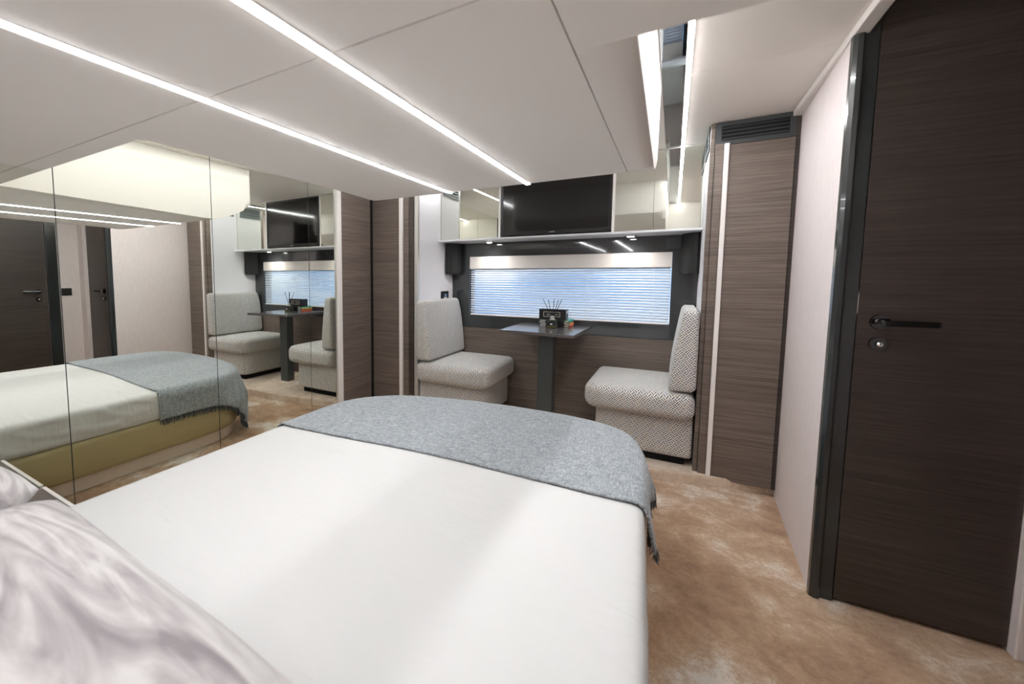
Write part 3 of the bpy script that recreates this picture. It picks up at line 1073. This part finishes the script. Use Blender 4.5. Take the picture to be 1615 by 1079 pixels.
def normals(P):
    res = []
    n = len(P)
    for i in range(n):
        a, b = Vector(P[(i - 1) % n]), Vector(P[(i + 1) % n])
        t = (b - a).normalized()
        nn = Vector((t.y, -t.x))
        if nn.dot(Vector(P[i]) - CEN) < 0:
            nn = -nn
        res.append(nn)
    return res


NRM = normals(OUT)


def inset(d):
    return [(Vector(p) - n * d) for p, n in zip(OUT, NRM)]


def loft(levels):
    """levels: (inset, z) lists of closed rings, capped"""
    v, f = [], []
    for d, z in levels:
        for p in inset(d):
            v.append(Vector((p.x, p.y, z)))
    for j in range(len(levels) - 1):
        for i in range(N):
            f.append([j * N + i, j * N + (i + 1) % N, (j + 1) * N + (i + 1) % N, (j + 1) * N + i])
    f.append(list(range(N))[::-1])
    f.append([(len(levels) - 1) * N + i for i in range(N)])
    bm = bmesh.new()
    bv = [bm.verts.new(q) for q in v]
    for q in f:
        bm.faces.new([bv[i] for i in q])
    bmesh.ops.recalc_face_normals(bm, faces=bm.faces)
    return bm_out(bm)


ZB = 0.45
bed = empty('bed', (-0.8, 0.8, 0.0))
tag(bed, 'island bed base in olive tan leather with rounded foot', 'bed')
v, f = loft([(0.035, 0.001), (0.035, 0.082)])
mk('plinth', v, f, 'plinth', bed)
v, f = loft([(0.022, 0.080), (0.010, 0.085), (0.004, 0.10), (0.0, 0.16), (0.0, 0.25), (0.006, 0.272), (0.02, 0.281), (0.05, 0.282)])
bb = mk('base', v, f, 'leather', bed, True)
bb.data.set_sharp_from_angle(angle=math.radians(50))

# mattress with white fitted sheet: bulged side, soft edge, faint creases on top
def sheet_mesh():
    v, f = [], []
    side = [(0.012, 0.2825), (0.004, 0.292), (0.0, 0.305), (-0.002, 0.318), (-0.003, 0.332), (-0.003, 0.346), (-0.003, 0.36), (-0.003, 0.374), (-0.002, 0.388), (-0.001, 0.402), (0.001, 0.414), (0.003, 0.427), (0.011, 0.440), (0.024, 0.4475), (0.045, ZB), (0.08, ZB + 0.001)]
    for d, z in side:
        ring = inset(d)
        for i, p in enumerate(ring):
            w = 0.0
            if 0.29 < z < 0.43:
                al = OUT[i][1] + OUT[i][0] * 0.9
                c1 = 1 - abs(noise.noise(Vector((al * 5.0 + z * 14, z * 9 - al * 2.0, 1.7)))) * 2.2
                c2 = 1 - abs(noise.noise(Vector((al * 8.0 - z * 20, z * 12 + al * 2.0, 7.7)))) * 2.2
                w = 0.007 * max(0, c1) ** 3 + 0.006 * max(0, c2) ** 3 - 0.004
                w *= (0.25 if OUT[i][0] > -0.4 else 1.0) * max(0.0, min(1.0, (1.33 - OUT[i][1]) / 0.08))
            q = p + NRM[i] * w
            v.append(Vector((q.x, q.y, z)))
    R = len(side)
    for j in range(R - 1):
        for i in range(N):
            f.append([j * N + i, (j + 1) * N + i, (j + 1) * N + (i + 1) % N, j * N + (i + 1) % N])
    # top: shrink last ring towards a spine
    last = inset(0.08)
    K = 16
    for k in range(1, K + 1):
        t = k / K
        for i in range(N):
            tgt = (last[i] + last[N - 1 - i]) / 2
            q = last[i].lerp(tgt, t)
            z = ZB + 0.001 + 0.004 * math.sin(t * math.pi / 2)
            z += 0.003 * noise.noise(Vector((q.x * 2.5 + q.y * 1.2, q.y * 3.2, 0.3))) * min(1, t * 4)
            z += 0.0022 * abs(noise.noise(Vector((q.x * 1.2 + q.y * 5.0, q.y * 1.5 - q.x * 3.5, 4.0)))) * min(1, t * 4)
            v.append(Vector((q.x, q.y, z)))
    for j in range(R - 1, R - 1 + K):
        for i in range(N):
            f.append([j * N + i, (j + 1) * N + i, (j + 1) * N + (i + 1) % N, j * N + (i + 1) % N])
    bm = bmesh.new()
    bv = [bm.verts.new(q) for q in v]
    for q in f:
        bm.faces.new([bv[i] for i in q])
    bmesh.ops.remove_doubles(bm, verts=bm.verts, dist=0.0015)
    bmesh.ops.recalc_face_normals(bm, faces=bm.faces)
    return bm_out(bm)


v, f = sheet_mesh()
ms = mk('mattress', v, f, 'sheet', None, True)
tag(ms, 'mattress in a white fitted sheet with faint creases on the leather bed', 'mattress')


# throw blanket: a flat cloth laid over the foot, draped where it passes the mattress edge
def drape(s, t, lift=0.006):
    p = Vector((s, t))
    best, bi = 1e9, 0
    for i in range(N):
        d = (p.x - OUT[i][0]) ** 2 + (p.y - OUT[i][1]) ** 2
        if d < best:
            best, bi = d, i
    # refine onto neighbouring segments
    bp, bn, bd = None, None, 1e9
    for a, b in ((bi - 1, bi), (bi, bi + 1)):
        if a < 0 or b >= N:
            continue
        A, B = Vector(OUT[a]), Vector(OUT[b])
        ab = B - A
        k = max(0.0, min(1.0, (p - A).dot(ab) / ab.length_squared))
        q = A + ab * k
        d = (p - q).length
        if d < bd:
            bd, bp, bn = d, q, (NRM[a] * (1 - k) + NRM[b] * k).normalized()
    sd = (p - bp).dot(bn)
    sd = bd if sd > 0 else -bd
    r = 0.03
    if sd <= -r:
        return Vector((p.x, p.y, ZB + lift + 0.004)), sd, bn
    arc = sd + r
    L_ = r * math.pi / 2 * 1.0
    if arc < L_:
        a = arc / r
        q = bp - bn * r + bn * ((r + lift) * math.sin(a))
        return Vector((q.x, q.y, ZB - r + (r + lift + 0.004 * (1 - arc / L_)) * math.cos(a))), sd, bn
    h = arc - L_
    # corners: more cloth than outline, hangs outward in folds
    out = lift + 0.004
    z = ZB - r - h
    q = bp + bn * out
    return Vector((q.x, q.y, z)), sd, bn


random.seed(4)
TS0, TS1 = -1.585 - 0.155, -0.045 + 0.135
NS_, NT_ = 120, 62
tv_, tf_ = [], []
for it in range(NT_ + 1):
    for is_ in range(NS_ + 1):
        u = is_ / NS_
        s = TS0 + (TS1 - TS0) * u
        y0 = 1.318 + 0.10 * u - 0.012 * math.sin(u * 9)
        y1 = 2.165 + 0.145
        w = it / NT_
        t = y0 + (y1 - y0) * w
        p, sd, bn = drape(s, t)
        if sd > 0.02:
            hang = min(1, (sd - 0.02) / 0.15)
            corner = max(0, min(1, (t - 1.70) / 0.25)) if (s < -1.4 or s > -0.25) else 0
            wob = 0.5 + 0.5 * math.sin(math.atan2(t - 1.7, s + 0.81) * 46)
            fl_ = 0.006 * (0.5 + 0.5 * math.sin(t * 31 + s * 17)) + corner * 0.035 * wob + corner * 0.02
            if s > -0.1:
                fl_ += 0.028 * math.exp(-((t - 1.45) / 0.07) ** 2)
            p.x += bn.x * fl_ * hang
            p.y += bn.y * fl_ * hang
            if p.z < 0.03:
                p.z = 0.03
        else:
            p.z += 0.0015 * noise.noise(Vector((s * 6, t * 6, 1.0))) + (0.0 if it else 0.0)
        tv_.append(p)
for it in range(NT_):
    for is_ in range(NS_):
        a = it * (NS_ + 1) + is_
        tf_.append([a, a + 1, a + NS_ + 2, a + NS_ + 1])
# thickness
n0 = len(tv_)
tm = bpy.data.meshes.new('tmp')
tm.from_pydata([tuple(q) for q in tv_], [], tf_)
tm.update()
vn = [Vector(q.normal) for q in tm.vertices]
bpy.data.meshes.remove(tm)
TH = 0.005
allv = [p + n * (TH * 0.5) for p, n in zip(tv_, vn)] + [p - n * (TH * 0.5) for p, n in zip(tv_, vn)]
allf = list(tf_) + [[i + n0 for i in q[::-1]] for q in tf_]
W1 = NS_ + 1
for i in range(NS_):
    allf.append([i + 1, i, i + n0, i + 1 + n0])
    b = NT_ * W1 + i
    allf.append([b, b + 1, b + 1 + n0, b + n0])
for j in range(NT_):
    a = j * W1
    allf.append([a, a + W1, a + W1 + n0, a + n0])
    b = j * W1 + NS_
    allf.append([b + W1, b, b + n0, b + W1 + n0])
th = empty('throw_blanket', (-0.81, 1.75, 0.3))
tag(th, 'grey woven throw with fringed ends over the foot of the bed', 'blanket')
mk('cloth', allv, allf, 'throw', th, True)
# near hem: a rolled edge
hem = []
for is_ in range(NS_):
    hem.append(cyl_vf(tv_[is_] + Vector((0, 0.002, 0.0)), tv_[is_ + 1] + Vector((0, 0.002, 0.0)), 0.0042, n=6))
v, f = join(*hem)
mk('hem', v, f, 'throw', th, True)
# fringe along both short ends, kept clear of the bed side
def keep_out(p, gap=0.011):
    i = min(range(N), key=lambda k: (p.x - OUT[k][0]) ** 2 + (p.y - OUT[k][1]) ** 2)
    sd = (p.x - OUT[i][0]) * NRM[i].x + (p.y - OUT[i][1]) * NRM[i].y
    if sd < gap:
        p.x += NRM[i].x * (gap - sd)
        p.y += NRM[i].y * (gap - sd)
    return p


fr = []
for side in (0, NS_):
    for j in range(NT_):
        for sub in range(3):
            k = (sub + random.random() * 0.6) / 3
            a = tv_[j * W1 + side].lerp(tv_[(j + 1) * W1 + side], k)
            inn = tv_[j * W1 + (side + 1 if side == 0 else side - 1)]
            d = (a - inn)
            d = d.normalized() if d.length > 1e-6 else Vector((0, 0, -1))
            d = (d * 0.6 + Vector((random.uniform(-.35, .35), random.uniform(-.35, .35), -0.7))).normalized()
            ln = random.uniform(0.026, 0.042)
            mid_p = keep_out(a + d * ln * 0.55)
            end = mid_p + (d + Vector((random.uniform(-.5, .5), random.uniform(-.5, .5), -0.5))).normalized() * ln * 0.5
            end.z = max(end.z, 0.012)
            end = keep_out(end)
            fr.append(cyl_vf(a - d * 0.003, mid_p, 0.0026, 0.0022, 5))
            fr.append(cyl_vf(mid_p, end, 0.0022, 0.0010, 5))
v, f = join(*fr)
fo = mk('fringe', v, f, 'fringe', th)
fo['kind'] = 'stuff'

# ------------------------------------------------------------------ pillows
def pillow(label, c, size, rot, seed):
    n = 56
    v, f = [], []
    R = Matrix.Rotation(rot[2], 3, 'Z') @ Matrix.Rotation(rot[1], 3, 'Y') @ Matrix.Rotation(rot[0], 3, 'X')
    grid = {}
    for s in (1, -1):
        for i in range(n + 1):
            for j in range(n + 1):
                a, b = 2 * i / n - 1, 2 * j / n - 1
                edge = (i in (0, n)) or (j in (0, n))
                if s == -1 and edge:
                    continue
                h = max(0.0, (1 - abs(a) ** 2.6)) ** 0.55 * max(0.0, (1 - abs(b) ** 2.6)) ** 0.55
                pinch = 1 - 0.07 * (abs(a) ** 4) * (1 - abs(b) ** 2) - 0.0
                pinch2 = 1 - 0.07 * (abs(b) ** 4) * (1 - abs(a) ** 2)
                rc = 1 - 0.06 * (abs(a * b) ** 3)
                x = a * size[0] / 2 * pinch * rc
                y = b * size[1] / 2 * pinch2 * rc
                wr__ = noise.noise(Vector((a * 2.2 + seed, b * 4.5, 0.0))) * 0.010 + noise.noise(Vector((a * 4 + seed, b * 9, 3.0))) * 0.004
                z = s * (h * size[2] / 2) + (wr__ * h if s > 0 else 0)
                p = R @ Vector((x, y, z)) + Vector(c)
                p.z = max(p.z, 0.462)
                grid[(s, i, j)] = len(v)
                v.append(p)

    def g(s, i, j):
        return grid[(s, i, j)] if (s, i, j) in grid else grid[(1, i, j)]
    for s in (1, -1):
        for i in range(n):
            for j in range(n):
                q = [g(s, i, j), g(s, i + 1, j), g(s, i + 1, j + 1), g(s, i, j + 1)]
                f.append(q if s > 0 else q[::-1])
    o = mk('pillow', v, f, 'pillow', None, True)
    tag(o, label, 'pillow', 'pillows on the bed')
    return o


pillow('grey marbled satin pillow nearest the camera at the bed head', (-0.80, 0.06, 0.585), (0.92, 0.64, 0.25), (math.radians(8), 0, math.radians(-2)), 1.0)
pillow('pale marbled satin pillow beside the nightstand, partly hidden', (-1.50, 0.09, 0.575), (0.36, 0.60, 0.22), (math.radians(8), 0, math.radians(4)), 7.0)

# ------------------------------------------------------------------ nightstand beside the mirror
ns = empty('nightstand', (-1.86, 0.2, 0.0))
tag(ns, 'low grey brown nightstand with white edge between bed and mirrors', 'nightstand')
box('body', (XM + 0.012, -0.40, 0.001), (-1.66, 0.592, 0.302), 'wood', ns, 0.002, 1)
tp = box('top', (XM + 0.010, -0.41, 0.3025), (-1.655, 0.598, 0.317), 'wood', ns, 0.001, 1)
box('edge_band', (XM + 0.010, 0.5985, 0.301), (-1.655, 0.612, 0.3195), 'white_trim', tp, 0.002)
box('door', (-1.6595, -0.36, 0.02), (-1.648, 0.57, 0.295), 'wood', ns, 0.001, 1)
